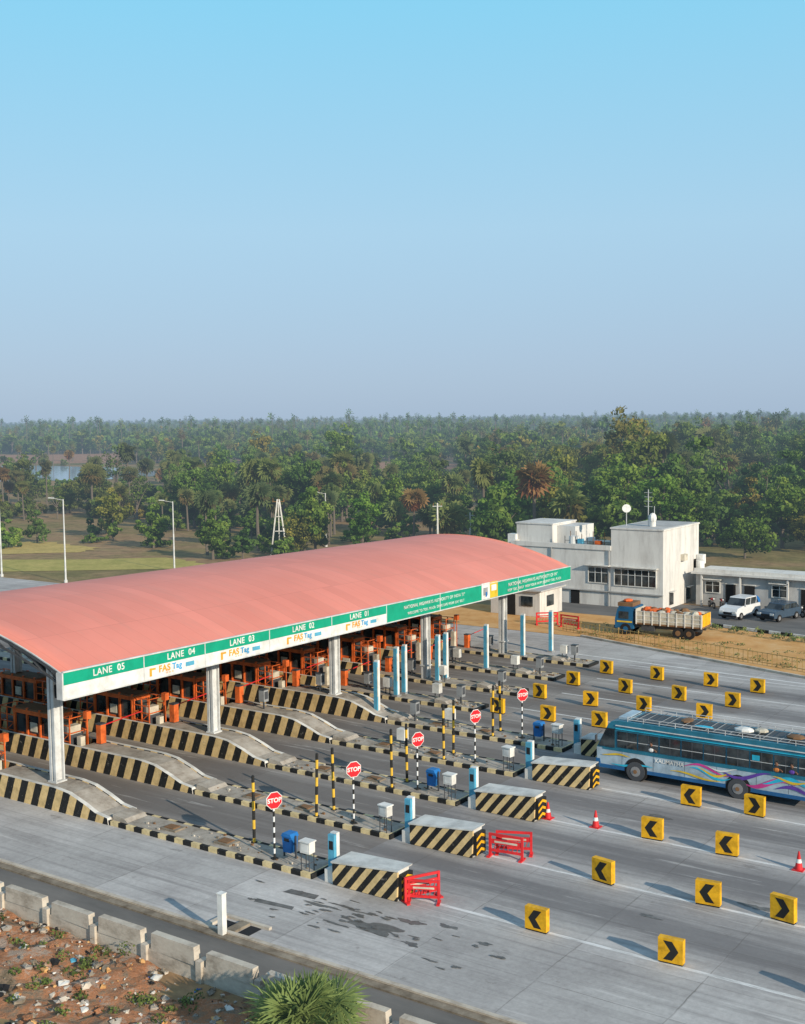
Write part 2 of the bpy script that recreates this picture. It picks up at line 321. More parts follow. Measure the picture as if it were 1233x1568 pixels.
zone(-.6,.05,340,560,420,mixp(0,3,1,1,1),.6,.9)
zone(-.22,.05,500,620,50,mixp(0,0,0,6,1),.8,1.1)
zone(-.6,-.12,670,720,60,mixp(0,0,0,6,1),.8,1.1)
for s0,s1,D0,D1,a,k in((-.6,-.12,700,1500,1700,1),(-.14,.6,600,1500,1700,1),(-.6,.6,1500,4200,8000,2)):
    for i in range(int((s1-s0)*(D1**2-D0**2)/2/a)):
        s=random.uniform(s0,s1);D=math.sqrt(random.uniform(D0**2,D1**2))
        link('forest_patch',random.choice(PT),at(s,D),random.uniform(0,6.28),root,(k,k,random.uniform(.75,1.4)))
# ------------------------------------------------------------ ground, fields, water, roads
def sheet(name,pts,z,m):
    return_=MB();return_.face([(p[0],p[1],z) for p in pts],m);return return_.obj(name)
b=NB('ground_vegetation',.95,.03)
c=b.ramp(b.noise(.03,9,.68),[(.34,(.12,.12,.04)),(.45,(.25,.20,.08)),(.56,(.38,.24,.13)),(.64,(.31,.24,.11)),(.76,(.16,.15,.05))])
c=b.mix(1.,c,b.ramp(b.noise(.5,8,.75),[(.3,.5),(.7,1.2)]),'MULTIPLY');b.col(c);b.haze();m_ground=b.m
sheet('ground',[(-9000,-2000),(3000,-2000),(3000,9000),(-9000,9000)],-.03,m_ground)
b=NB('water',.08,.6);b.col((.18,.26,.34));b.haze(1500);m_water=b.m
sheet('water',[at(-.7,375),at(-.3,372),at(-.24,378),at(-.205,395),at(-.2,430),at(-.235,470),at(-.3,505),at(-.7,520)],.03,m_water)
def wobbly(pts,amp,seed,n=7):
    r_=random.Random(seed);o=[]
    for i in range(len(pts)):
        a,b_=pts[i],pts[(i+1)%len(pts)]
        for j in range(n):
            t=j/n;q=a.lerp(b_,t);o.append(q+Vector((r_.uniform(-amp,amp),r_.uniform(-amp,amp),0)))
    return o
def fieldmat(nm,a,c_):
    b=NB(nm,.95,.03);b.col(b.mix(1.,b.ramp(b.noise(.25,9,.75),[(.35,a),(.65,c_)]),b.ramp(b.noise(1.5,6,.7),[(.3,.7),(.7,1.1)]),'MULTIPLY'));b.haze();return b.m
m_dry=fieldmat('dry_field',(.28,.15,.09),(.50,.28,.17));m_pad=fieldmat('paddy_field',(.42,.32,.10),(.64,.46,.16));m_pad2=fieldmat('green_field',(.34,.31,.08),(.54,.43,.14))
sheet('dry_field',[at(-.7,530),at(-.12,530),at(-.16,680),at(-.7,680)],.02,m_dry)
sheet('dry_field',wobbly([at(-.2,345),at(-.05,352),at(.07,365),at(.06,470),at(-.03,500),at(-.17,490)],5,3),.02,m_dry)
sheet('paddy_field',wobbly([at(-.7,166),at(-.27,166),at(-.25,172),at(-.3,182),at(-.7,184)],.8,1),.02,m_pad)
sheet('paddy_field',wobbly([at(-.7,146),at(-.17,146),at(-.165,152),at(-.2,158),at(-.7,160)],.7,2),.02,m_pad2)
sheet('road',[(-400,30.1),(60,30.1),(60,79),(-23,81.6),(-44,88.2),(-400,88.2)],0,m_road)
sheet('service_road',[(-400,27.3),(60,27.3),(60,29.7),(-400,29.7)],0,m_asph)
sheet('yard_asphalt',[(-58,98.5),(-40,99.3),(-28,96.8),(30,84),(30,108.5),(-58,108.5)],.004,m_asph)
sheet('dirt_strip',[(-62,88.3),(-44.3,88.35),(30,64.5+.5),(30,84),(-28,96.6),(-40,99.1),(-62,99.1)],-.01,m_dirt)
mb=MB();mb.box(-400,29.7,-.03,60,30.05,.06,m_gut);mb.box(-400,30.05,-.03,60,30.22,.12,m_wall);mb.obj('road_kerb')
def mark(x0,y0,x1,y1,w_,z=.004):
    d=Vector((x1-x0,y1-y0,0)).normalized();q=Vector((-d.y,d.x,0))*w_/2
    return [(x0-q.x,y0-q.y,z),(x0+q.x,y0+q.y,z),(x1+q.x,y1+q.y,z),(x1-q.x,y1-q.y,z)]
isl=[35.7,41.0,46.3,51.7,57.0,62.0,67.1,72.3,77.6]
mb=MB()
for k in range(5): mb.face(mark(-25,isl[k]+.7,40,isl[k]+.7,.18),m_mark)
mb.face(mark(-41.8,81.7,30,76.5,.25),m_mark)
for k in range(4): mb.face(mark(-36,isl[5+k]+2.4,20,isl[5+k]+1.0-.4*k,.15),m_mark)
mb.obj('road_markings')
def blob(cx,cy,rx,ry,seed,n=30):
    r_=random.Random(seed);ph=[r_.uniform(0,6.28) for _ in range(4)];o=[]
    for i in range(n):
        t=i*2*math.pi/n;k=1+.25*math.sin(2*t+ph[0])+.2*math.sin(3*t+ph[1])+.14*math.sin(7*t+ph[2])+r_.uniform(-.14,.14)
        o.append((cx+rx*k*math.cos(t),cy+ry*k*math.sin(t),.008))
    return o
mb=MB()
ol=[(-24.7,33.4,1.1,.35),(-23.9,34.5,.45,.2),(-27.6,33.9,.8,.1),(-26.8,34.3,.5,.08),(-22.6,34.9,.3,.15),(-22.9,33.0,.35,.12),(-20.8,34.4,.3,.1),(-26.1,32.9,.5,.08),(-14,42.5,.6,.2),(-21,50,.5,.2),(-17,39.6,.4,.1)]
r_=random.Random(3)
for i in range(50): ol.append((r_.gauss(-25.6,2.4),r_.gauss(33.7,.7),r_.uniform(.05,.28),r_.uniform(.025,.08)))
for i,q in enumerate(ol): mb.face([(a,b_,.006+i*.0004) for a,b_,_ in blob(*q,i)],m_oil)
mb.face([(-29.9,32.8,.005),(-28.2,33.0,.005),(-28.3,33.25,.005),(-30,33.1,.005)],m_oil);mb.face([(-29.6,34.1,.005),(-28.1,34.2,.005),(-28.2,34.6,.005),(-29.5,34.5,.005)],m_oil)
mb.obj('oil_stains')
mb=MB();mb.box(-29.6,30.4,-.02,-29.0,31.0,.012,m_dark);mb.box(-28.5,30.4,-.02,-28.0,31.1,.012,m_dark);mb.box(-28.95,30.3,0,-28.55,31.1,.1,m_gut);mb.box(-29.9,31.15,0,-27.7,31.3,.1,m_wall);mb.box(-29.9,30.25,0,-29.7,31.15,.1,m_wall);mb.obj('drain_pit')
mb=MB();mb.box(-28.93,29.85,0,-28.70,30.07,1.5,m_white);mb.box(-28.95,29.83,1.5,-28.68,30.09,1.54,m_white);mb.obj('marker_post')
# ------------------------------------------------------------ boundary wall
mb=MB();mb.box(-60,27.0,-.05,10,27.25,.5,m_wall)
x=-59.5
while x<9:
    j=random.uniform(-.04,.04);tz=1.02+random.uniform(-.05,.05)
    mb.hexa([(x,26.97+j,.5),(x+2.1,26.97-j,.5),(x+2.1,27.26-j,.5),(x,27.26+j,.5),(x+.03,26.98+j,tz),(x+2.05,26.98-j,tz+j),(x+2.06,27.25-j,tz+j),(x+.02,27.25+j,tz)],m_wall)
    mb.box(x-.36,26.9,-.05,x-.12,27.3,.62+random.uniform(0,.12),m_wall);x+=2.52
mb.obj('boundary_wall')
def gz(X,Y): return .13+.45*mn.noise((X*.35,Y*.35,0))+.22*mn.noise((X*1.3,Y*1.3,3))+.1*mn.noise((X*3,Y*3,7))
n1,n2=150,44;mb=MB()
for j in range(n2):
    for i in range(n1):
        X=-62+75*i/(n1-1);Y=8+18.95*j/(n2-1);mb.v.append((X,Y,gz(X,Y)-(.13 if j>n2-3 else 0)))
for j in range(n2-1):
    for i in range(n1-1): a=j*n1+i;mb.f.append((a,a+1,a+n1+1,a+n1));mb.i.append(mb.mi(m_rub))
mb.obj('rubble_ground')
mb=MB();cols=[m_wall,m_gut,m_gut,m_brn,m_dark,m_dirt,m_wht2,m_wall,m_gut,m_isl,m_isl,m_rub,m_rub]
for i in range(2400):
    X=random.uniform(-48,-18);Y=random.uniform(20,26.8);s=random.choice([.03,.04,.05,.07,.1,.16]);k=len(mb.v)
    m_=random.choice(cols) if random.random()>.05 else random.choice([m_white,m_lblue,m_blue])
    mb.ball((X,Y,gz(X,Y)),(s*random.uniform(.6,1.5),s*random.uniform(.6,1.5),s*.6),m_,5,3)
    for a in range(k,len(mb.v)):
        v=mb.v[a];mb.v[a]=(v[0]+random.uniform(-.35,.35)*s,v[1]+random.uniform(-.35,.35)*s,v[2]+random.uniform(-.25,.25)*s)
mb.obj('rubble_and_litter')
M_weed=leafmat('weeds',[(0,(.04,.06,.015)),(.5,(.12,.17,.035)),(1,(.26,.30,.08))],0,far=False)
V,Fc,S,MI=[],[],[],[]
for i in range(120):
    X=random.uniform(-46,-19);Y=random.uniform(20.5,26.7);leaves(V,Fc,S,MI,np.array([X,Y,gz(X,Y)+.08]),np.array([.35,.3,.16])*random.uniform(.5,1.2),50,.05,random.uniform(.1,.7))
link('weeds',finish('weeds',V,Fc,S,MI,[M_weed]))
M_pbig=leafmat('near_palm_fronds',[(0,(.2,.14,.06)),(.2,(.08,.12,.03)),(1,(.28,.36,.12))],0,far=False)
V,Fc,S,MI=[],[],[],[];top=np.array([0,0,.9]);tube(V,Fc,S,MI,(0,0,-.2),top,.28,.2,8)
for i in range(60):
    d=rng.normal(size=3);d[2]=abs(d[2])*.9+.1
    if i<8: d[2]=-.25
    d/=np.linalg.norm(d);sh=.05 if i<4 else rng.uniform(.4,1);c=top+d*rng.uniform(.45,.85);tube(V,Fc,S,MI,top,c,.025,.015,4,0,sh)
    u=np.cross(d,rng.normal(size=3));u/=np.linalg.norm(u);L=rng.uniform(.6,.85)
    for q in range(21):
        t=math.radians(-120+240*q/20);e=d*math.cos(t)+u*math.sin(t);f_=-d*math.sin(t)+u*math.cos(t);k=len(V)
        e=e+rng.normal(size=3)*.05
        V.extend([tuple(c),tuple(c+e*L*.55+f_*.032),tuple(c+e*L-np.array([0,0,.12*L])),tuple(c+e*L*.55-f_*.032)]);S.extend([min(1,sh+rng.uniform(-.1,.1))]*4);Fc.append((k,k+1,k+2,k+3));MI.append(0)
link('young_palmyra_palm',finish('young_palm',V,Fc,S,MI,[M_pbig,M_bark]),(-20.9,24.9,.1),0,None,(1.35,1.35,1.2))
# ------------------------------------------------------------ islands
nose=[(-49.5,0),(-41.15,0),(-41.2,.30),(-42,.40),(-42.8,.70),(-43.8,1.0),(-44.8,1.10),(-49.5,1.10)]
for k,Y in enumerate(isl):
    mb=MB();x1=-29.6 if k<5 else -38.2
    mb.box(-82,Y,0,x1,Y+.16,.2,m_kerb);mb.box(-82,Y+1.54,0,x1,Y+1.7,.2,m_kerb);mb.box(x1,Y,0,x1+.16,Y+1.7,.2,m_kerb)
    mb.box(-82,Y+.16,0,x1,Y+1.54,.185,m_isl)
    if k<5:
        mb.prism(nose,Y-.03,Y+.2,m_wht2,m_stripe);mb.prism(nose,Y+1.5,Y+1.73,m_wht2,m_stripe)
        mb.prism([(a,c-.05 if c>.1 else c) for a,c in nose],Y+.2,Y+1.5,m_isl,m_isl)
        for y0 in(Y-.03,Y+1.55): mb.box(-64,y0,0,-49.5,y0+.18,1.10,m_stripe,m_wht2)
    else:
        for y0 in(Y-.03,Y+1.55): mb.box(-64,y0,0,-50.5,y0+.18,.8,m_stripe,m_wht2)
    mb.prism([(-41.15,.19),(-40.2,.19),(-40.4,.34),(-41.15,.42)],Y+.25,Y+1.45,m_isl)
    for xx in(-35.2,-38.4):
        if xx<x1-1: mb.box(xx,Y+.5,.18,xx+.9,Y+1.15,.26,m_gut);mb.box(xx+.15,Y+.6,.26,xx+.7,Y+1.05,.30,m_brn)
    for q in range(40):
        xx=random.uniform(-41,x1-.3);s=random.uniform(.02,.09);yy=Y+random.uniform(.3,1.4);mb.box(xx,yy,.18,xx+s*1.5,yy+s,.18+s,random.choice([m_gut,m_wall,m_isl,m_brn]))
    mb.obj('traffic_island')
# ------------------------------------------------------------ canopy
can=empty('toll_canopy')
YA,YB=35.3,85.4;XC,XF,XB=-54.,-43.5,-64.5
def zt(Y): return 6.70-(Y-YA)/(YB-YA)*.58
def zb(Y): return 5.46-(Y-YA)/(YB-YA)*.36
def rz(X,Y): return zt(Y)+2.1*(1-((X-XC)/10.5)**2)
nx,ny=24,50;mb=MB();V=[]
for j in range(ny+1):
    Y=YA+(YB-YA)*j/ny
    for i in range(nx+1):
        X=XF+(XB-XF)*i/nx;V.append((X,Y,rz(X,Y)))
mb.v=V+[(a,b_,c-.12) for a,b_,c in V];o=len(V)
for j in range(ny):
    for i in range(nx):
        a=j*(nx+1)+i;mb.f.append((a,a+nx+1,a+nx+2,a+1));mb.i.append(mb.mi(m_roof));mb.f.append((o+a,o+a+1,o+a+nx+2,o+a+nx+1));mb.i.append(mb.mi(m_grey))
for i in range(nx):
    for j in(0,ny): a=j*(nx+1)+i;mb.f.append((a,a+1,o+a+1,o+a));mb.i.append(mb.mi(m_lgrey))
r_=mb.obj('roof',parent=can)
for p_ in r_.data.polygons: p_.use_smooth=True
mb=MB();xf=XF
def strip(Ya,Yb,f0,f1,m_,x,t=.06,mb=None):
    mb=mb or globals()['mb'];q=[]
    for Y in(Ya,Yb):
        a=zb(Y);h=zt(Y)-a;q.append((a+h*f0,a+h*f1))
    k=len(mb.v)
    for xx in(x,x+t):
        mb.v+=[(xx,Ya,q[0][0]),(xx,Yb,q[1][0]),(xx,Yb,q[1][1]),(xx,Ya,q[0][1])]
    for f in((0,3,2,1),(4,5,6,7),(0,1,5,4),(1,2,6,5),(2,3,7,6),(3,0,4,7)): mb.f.append(tuple(k+a for a in f));mb.i.append(mb.mi(m_))
strip(YA,60.4,.54,1,m_green,xf);strip(YA,60.4,.03,.535,m_white,xf);strip(60.42,YB,.03,1,m_green,xf)
strip(YA,YB,1.0,1.05,m_lgrey,xf-.02,.12);strip(YA,YB,-.03,.03,m_lgrey,xf-.02,.1)
strip(YA,YB,0,1,m_lgrey,XB-.06)
for Y in(40.2,44.4,49.4,54.9,60.4,66.5,77,81): strip(Y-.03,Y+.03,.03,1,m_lgrey,xf+.062,.01)
strip(71.8,72.9,.05,1.1,m_white,xf+.065,.02);strip(72.9,74.0,.05,1.1,m_byel,xf+.065,.02)
strip(72.0,72.6,.3,.8,m_grey,xf+.086,.01);strip(73.1,73.8,.5,.9,m_white,xf+.086,.01)
strip(72.3,72.5,.2,.5,m_blue,xf+.1,.01)
strip(YA-.08,YA,0,1,m_lgrey,xf-.3,.4)
mb.obj('fascia',parent=can)
def ftext(s,Y,f,size,m_,nm='sign_text',off=0):
    z=zb(Y)+(zt(Y)-zb(Y))*f
    text(nm,s,size,frame((xf+.07,Y,z),(0,1,-.0116 if f>.5 else -.0085),(0,0,1)),m_,can,.01,off)
for s,Y in(('LANE  05',38.0),('LANE  04',42.7),('LANE  03',47.2),('LANE  02',52.3),('LANE  01',57.6)): ftext(s,Y,.77,.45,m_white,'lane_label',.006)
m_otx=paint('logo_orange',(.85,.36,.04));m_btx=paint('logo_blue',(.05,.35,.65))
for Y in(41.9,46.9,52.2,57.6):
    ftext('FAS',Y-.35,.33,.46,m_otx,'logo_text',.012);ftext('Tag',Y+.5,.33,.42,m_btx,'logo_text',.01);ftext('= = =',Y,.13,.2,m_otx,'logo_text')
    s2=MB();strip(Y-1.35,Y-1.2,.12,.45,m_otx,xf+.065,.01,s2);strip(Y-1.2,Y-.95,.36,.44,m_otx,xf+.065,.01,s2);strip(Y+1.1,Y+1.7,.2,.38,m_lblue,xf+.065,.01,s2);s2.obj('logo',parent=can)
ftext('NATIONAL HIGHWAYS AUTHORITY OF INDIA TOLL',66.1,.66,.30,m_white);ftext('WELCOME TO TOLL PLAZA  DRIVE SAFE WEAR SEAT BELT',66.1,.28,.24,m_white)
ftext('NATIONAL HIGHWAYS AUTHORITY OF INDIA',79.6,.66,.36,m_white);ftext('KEEP TOLL READY  WISH YOU A HAPPY JOURNEY TOLL PLAZA',79.6,.28,.27,m_white)
colY=[isl[k]+.85 for k in(0,2,4,6,8)]
for Y in colY:
    mb=MB()
    for X in(-45.6,-62.4):
        top_=rz(X,Y)-.45
        mb.box(X-.06,Y-.2,0,X+.06,Y+.2,top_,m_lgrey)
        for sx in(-1,1):
            for sy in(-1,1): xa,xb=sorted((X+sx*.06,X+sx*.22));ya_,yb=sorted((Y+sy*.2,Y+sy*.27));mb.box(xa,ya_,0,xb,yb,top_,m_lgrey)
        mb.box(X-.3,Y-.32,1.05,X+.3,Y+.32,1.12,m_lgrey)
        s=1 if X>-54 else -1
        for a in range(5):
            f=lambda t:(X+s*(.2-2.4*t*t),Y,top_-1.9+2.0*t)
            mb.beam(f(a/5),f((a+1)/5),.16,m_dsteel)
        mb.beam((X+s*.1,Y,top_-.6),(X+s*1.9,Y,zb(Y)+.4),.1,m_dsteel)
    mb.obj('column',parent=can)
mb=MB();Ys=[YA+.05]+colY+[YB-.05]
for Y in Ys:
    P_=[(XF-.05-(21-.1)*i/16,Y) for i in range(17)]
    for i in range(16):
        x0,x1=P_[i][0],P_[i+1][0]
        mb.beam((x0,Y,rz(x0,Y)-.2),(x1,Y,rz(x1,Y)-.2),.11,m_dsteel);mb.beam((x0,Y,rz(x0,Y)-.62),(x1,Y,rz(x1,Y)-.62),.09,m_dsteel)
        mb.beam((x0,Y,rz(x0,Y)-.62),(x1,Y,rz(x1,Y)-.2),.05,m_dsteel)
for i in range(12):
    X=XF-.4-20.2*i/11;mb.beam((X,YA+.1,rz(X,YA)-.17),(X,YB-.1,rz(X,YB)-.17),.06,m_grey)
mb.obj('roof_truss',parent=can)
# ------------------------------------------------------------ toll booths
def booth():
    mb=MB();y0,y1=.28,1.42
    mb.box(-1.6,y0+.06,0,1.6,y1-.06,.95,m_orange);mb.box(-1.6,y0+.08,.95,1.6,y1-.08,2.0,m_glass);mb.box(-1.75,y0-.05,2.0,1.75,y1+.05,2.22,m_orange);mb.box(-1.75,y0-.02,2.22,1.75,y1+.02,2.3,m_brn)
    for x in(-1.6,-.55,.5,1.55):
        for y in(y0,y1): mb.box(x-.06,y-.05,0,x+.06,y+.05,2.35,m_orange)
    mb.box(-.3,y0-.02,1.1,.25,y0+.03,1.6,m_crm);mb.box(.65,y0-.03,.3,1.3,y0+.02,.8,m_crm)
    for a,b_ in((-2.9,-1.7),(1.7,2.9)):
        for y in(y0,y1):
            for x in(a,(a+b_)/2,b_): mb.beam((x,y,0),(x,y,2.2),.055,m_orange)
            for z in(.5,.95,1.4,1.8,2.2): mb.beam((a,y,z),(b_,y,z),.045,m_orange)
            mb.beam((a,y,.5),(b_,y,1.4),.04,m_orange)
        for z in(.5,1.4,2.2):
            for x in(a,b_): mb.beam((x,y0,z),(x,y1,z),.045,m_orange)
    mb.box(2.2,.4,0,2.75,1.3,1.25,m_dsteel);mb.box(2.25,.45,1.25,2.7,1.2,1.7,m_crm);mb.box(-2.6,.5,0,-2,1.2,1.5,m_dsteel)
    mb.box(3.2,.5,0,3.5,.8,1.25,m_crm);mb.beam((3.35,1.1,0),(3.35,1.1,2.3),.05,m_orange);mb.box(3.2,.95,2.1,3.5,1.25,2.5,m_orange)
    return mb
bo=booth().obj('toll_booth',(-53.2,isl[0],.19))
for k in range(1,9): link('toll_booth',bo.data,(-53.2+random.uniform(-.3,.3),isl[k],.19))
for k in range(9): link('toll_booth',bo.data,(-61.5,isl[k],.19))
mb=MB();mb.box(-.18,-.18,0,.18,.18,1.0,m_orange);mb.box(-.2,-.2,1.0,.2,.2,1.06,m_dsteel);mb.cyl((0,.1,.9),(0,2.9,1.1),.035,.03,m_red,6)
g0=mb.obj('barrier_gate',(-49.0,isl[1]+1.2,1.10))
for k in range(2,9): link('barrier_gate',g0.data,(-49.0,isl[k]+1.2,1.10 if k<5 else .19))
# ------------------------------------------------------------ end barriers
def att():
    mb=MB();hl,hr=.84,1.14;yl,yr=1.25,.85
    mb.hexa([(0,.1,0),(3.0,.1,0),(3.0,yr,0),(0,yl,0),(0,.1,hl),(3.0,.1,hr),(3.0,yr,hr),(0,yl,hl)],m_wht2)
    mb.hexa([(-.02,0,.02),(3.02,0,.02),(3.02,.097,.02),(-.02,.097,.02),(-.04,-.0,hl+.02),(3.08,0,hr+.02),(3.08,.097,hr+.02),(-.04,.097,hl+.02)],m_diag)
    mb.hexa([(-.08,-.03,hl+.022),(3.12,-.03,hr+.022),(3.12,yr+.05,hr+.022),(-.08,yl+.05,hl+.022),(-.1,-.03,hl+.08),(3.14,-.03,hr+.08),(3.14,yr+.05,hr+.08),(-.1,yl+.05,hl+.08)],m_wht2)
    mb.box(-.5,.1,0,-.003,1.15,.5,m_wht2)
    mb.box(3.03,.1,.1,3.2,yr-.02,1.0,m_blk)
    for z in(.2,.5,.8):
        q=(yr+.08)/2
        mb.face([(3.21,.1,z-.1),(3.21,q,z+.05),(3.21,q,z+.17),(3.21,.1,z+.02)],m_yel);mb.face([(3.21,q,z+.05),(3.21,yr-.02,z-.1),(3.21,yr-.02,z+.02),(3.21,q,z+.17)],m_yel)
    return mb
for k in range(5): att().obj('crash_barrier',(-28.4,isl[k]+random.uniform(0,.1),0),math.radians(random.uniform(-1,1)))
# ------------------------------------------------------------ chevron boxes
def chev(left):
    mb=MB();D=.26
    mb.box(-.42,0,.06,.42,D,.86,m_yel);mb.box(-.4,.03,0,.4,D-.03,.06,m_blk)
    s=-1 if left else 1
    for y in(-.004,D+.004): mb.face([(s*p[0],y,p[1]) for p in [(-.24,.14),(.06,.14),(.28,.46),(.06,.78),(-.24,.78),(-.0,.46)]],m_blk)
    return mb
cl=chev(True).obj('chevron_sign',(-19.8,36.2,0));cr_=chev(False).obj('chevron_sign',(-14.9,36.4,0),math.radians(4))
L=[(-19.8,41.5,1),(-15.6,41.6,1),(-12.9,41.7,0),(-20.1,47,1),(-16.8,46.9,1),(-20.4,52.1,1),(-17.5,52.3,0),(-30.1,62.7,0),(-33.3,62.4,0),(-36.8,62.5,0),(-32.8,67.1,0),(-36.5,67.3,0),(-32.5,71.5,0),(-28.8,71.4,0),(-25.7,67.7,0),(-29.5,67.6,0),(-36.4,71.8,0),(-36.1,76.3,0),(-32.3,76.2,0),(-28.5,76.2,0),(-25.3,71.4,0),(-25.3,76,0),(-9.5,36.6,1),(-9.2,41.8,0)]
for x,y,l_ in L:
    o=link('chevron_sign',(cl if l_ else cr_).data,(x,y,0),random.uniform(-.2,.2),None,(1.08,1,1.08));o.rotation_euler[1]=random.uniform(-.015,.015)
# ------------------------------------------------------------ cones, barricades
mb=MB();mb.box(-.22,-.22,0,.22,.22,.04,m_red);mb.cyl((0,0,.04),(0,0,.3),.16,.115,m_red,14);mb.cyl((0,0,.3),(0,0,.45),.115,.085,m_white,14);mb.cyl((0,0,.45),(0,0,.75),.085,.03,m_red,14)
c0=mb.obj('traffic_cone',(-25.1,47.1,0))
for q in [(-22.8,47.2),(-13.9,47.0)]: link('traffic_cone',c0.data,(*q,0))
def barr():
    mb=MB()
    for x in(0,1.4): mb.box(x-.05,-.04,0,x+.05,.04,.98,m_red);mb.box(x-.07,-.26,0,x+.07,.26,.06,m_red)
    for z in(.22,.88): mb.box(.05,-.035,z,1.35,.035,z+.1,m_red)
    mb.box(.05,-.025,.55,1.35,.025,.74,m_red);mb.box(.2,-.031,.6,1.2,.031,.68,m_crm)
    for i in range(6): mb.beam((.16+i*.2,0,.3),(.16+i*.2+.1,0,.56),.03,m_red)
    return mb
b0=barr().obj('plastic_barricade',(-25.05,35.8,0),math.radians(62));link('plastic_barricade',b0.data,(-25.0,35.95,0),math.radians(25),None,(.8,1,.9))
link('plastic_barricade',b0.data,(-24.9,41.7,0),math.radians(8));link('plastic_barricade',b0.data,(-24.8,42.1,0),math.radians(24))
link('plastic_barricade',b0.data,(-47.6,91.8,0),math.radians(-10),None,(1.3,1,1.1));link('plastic_barricade',b0.data,(-49.8,91.5,0),math.radians(40),None,(1.3,1,1.1))
# ------------------------------------------------------------ poles, signs, bins, boxes
mb=MB();mb.cyl((0,0,0),(0,0,2.85),.065,.065,m_pole,10);mb.cyl((0,0,2.85),(0,0,2.9),.075,.03,m_blk,10);mb.cyl((0,0,0),(0,0,.03),.14,.14,m_blk,10)
for i,q in enumerate([(-33.8,37.2),(-33.7,41.25),(-33.6,42.4),(-33.3,46.55),(-33.2,47.7),(-33.8,51.95),(-34,53.2),(-34,57.3),(-34.2,58.5)]):
    if i==0: p0=mb.obj('striped_post',(*q,.185))
    else: link('striped_post',p0.data,(*q,.185)).rotation_euler=(random.uniform(-.02,.02),random.uniform(-.02,.02),0)
m_sred=paint('sign_red',(.65,.02,.03),.4,.3,.08)
for i,q in enumerate([(-31.8,36.2),(-31.7,41.4),(-32.1,47.0),(-32.1,52.3),(-32.4,57.8)]):
    e=empty('stop_sign');e.location=(*q,.185);e.rotation_euler=(0,0,math.radians(-24+random.uniform(-5,5)))
    mb=MB();mb.cyl((0,0,0),(0,0,2.5),.042,.042,m_polew,10);mb.box(-.12,-.12,0,.12,.12,.05,m_blk);mb.obj('post',parent=e)
    mb=MB();mb.cyl((.05,0,2.45),(.07,0,2.45),.38,.38,m_white,8);mb.cyl((.07,0,2.45),(.08,0,2.45),.35,.35,m_sred,8);mb.obj('plate',parent=e)
    c=bpy.data.curves.new('stop_text','FONT');c.body='STOP';c.size=.26;c.align_x='CENTER';c.align_y='CENTER';c.extrude=.003;c.offset=.008;c.materials.append(m_white)
    o=bpy.data.objects.new('stop_text',c);scene.collection.objects.link(o);o.parent=e;o.matrix_local=frame((.086,0,2.45),(0,1,0),(0,0,1))
mb=MB();mb.prism([(-.2,.25),(.2,.25),(.26,.9),(-.26,.9)],-.2,.2,m_blue);mb.prism([(-.28,.9),(.28,.9),(.2,1.04),(-.2,1.04)],-.24,.24,m_blue);mb.box(-.34,-.03,0,-.28,.03,.95,m_dsteel);mb.box(.28,-.03,0,.34,.03,.95,m_dsteel);mb.box(-.28,-.02,.6,-.2,.02,.66,m_dsteel);mb.box(.2,-.02,.6,.28,.02,.66,m_dsteel);mb.box(-.12,-.225,.72,.12,-.2,.84,m_dark)
for i,q in enumerate([(-31.4,36.7),(-31.4,47.3),(-31.4,57.9)]):
    if i==0: p0=mb.obj('trash_bin',(*q,.185))
    else: link('trash_bin',p0.data,(*q,.185))
mb=MB()
for x in(-.2,.2):
    for y in(-.15,.15): mb.beam((x,y,0),(x,y,.75),.03,m_dsteel)
mb.box(-.24,-.18,.72,.24,.18,1.16,m_wht2);mb.box(-.28,-.22,1.16,.28,.22,1.21,m_white);mb.box(-.17,-.186,.8,.17,-.18,1.08,m_white);mb.beam((-.2,-.15,.3),(.2,-.15,.3),.02,m_dsteel);mb.beam((.2,-.15,.35),(.2,.15,.35),.02,m_dsteel)
for i,q in enumerate([(-29.9,36.0),(-29.9,41.3),(-30,46.6),(-30,52.1),(-30,57.4)]):
    if i==0: p0=mb.obj('utility_box',(*q,.185))
    else: link('utility_box',p0.data,(*q,.185),random.uniform(-.2,.2))
mb=MB();mb.box(-.15,-.16,0,.15,.0,1.5,m_lblue);mb.box(-.15,.004,0,.15,.2,1.55,m_white);mb.box(-.1,-.166,.9,.1,-.16,1.25,m_dark);mb.box(-.2,-.22,0,.2,.26,.08,m_grey)
for i,q in enumerate([(-28.98,36.5),(-28.98,41.8),(-29.0,47.1),(-29.0,52.5),(-29.0,57.8)]):
    if i==0: p0=mb.obj('lane_controller',(*q,.185))
    else: link('lane_controller',p0.data,(*q,.185))
mb=MB();mb.box(-.13,-.10,0,.13,.0,3.1,m_lblue);mb.box(-.13,.004,0,.13,.2,3.2,m_white);mb.box(.13,-.08,1.,.15,-.02,2.8,m_crm);mb.box(-.22,-.2,0,.22,.28,.1,m_grey)
for i,q in enumerate([(-42.4,57.8),(-44.2,62.4),(-44.2,63.3),(-44.3,67.4),(-44.3,68.4),(-43.6,72.6),(-43.6,77.9),(-43.1,81.4)]):
    if i==0: p0=mb.obj('lane_pillar',(*q,.3))
    else: link('lane_pillar',p0.data,(*q,.185 if i<7 else 0))
mb=MB();mb.beam((0,0,0),(0,0,.5),.08,m_dsteel);mb.box(-.2,-.2,.45,.2,.2,1.15,m_grey);mb.box(-.23,-.23,1.15,.23,.23,1.2,m_dsteel);mb.box(.2,-.15,.6,.206,.15,1.05,m_dsteel)
t0=mb.obj('ticket_machine',(-39.6,isl[4]+.8,.185))
for k in range(5,9): link('ticket_machine',t0.data,(-39.6,isl[k]+.9,.185))
for k in range(3,9): link('ticket_machine',t0.data,(-46.8,isl[k]+.9,1.05 if k<5 else .185))
mb=MB()
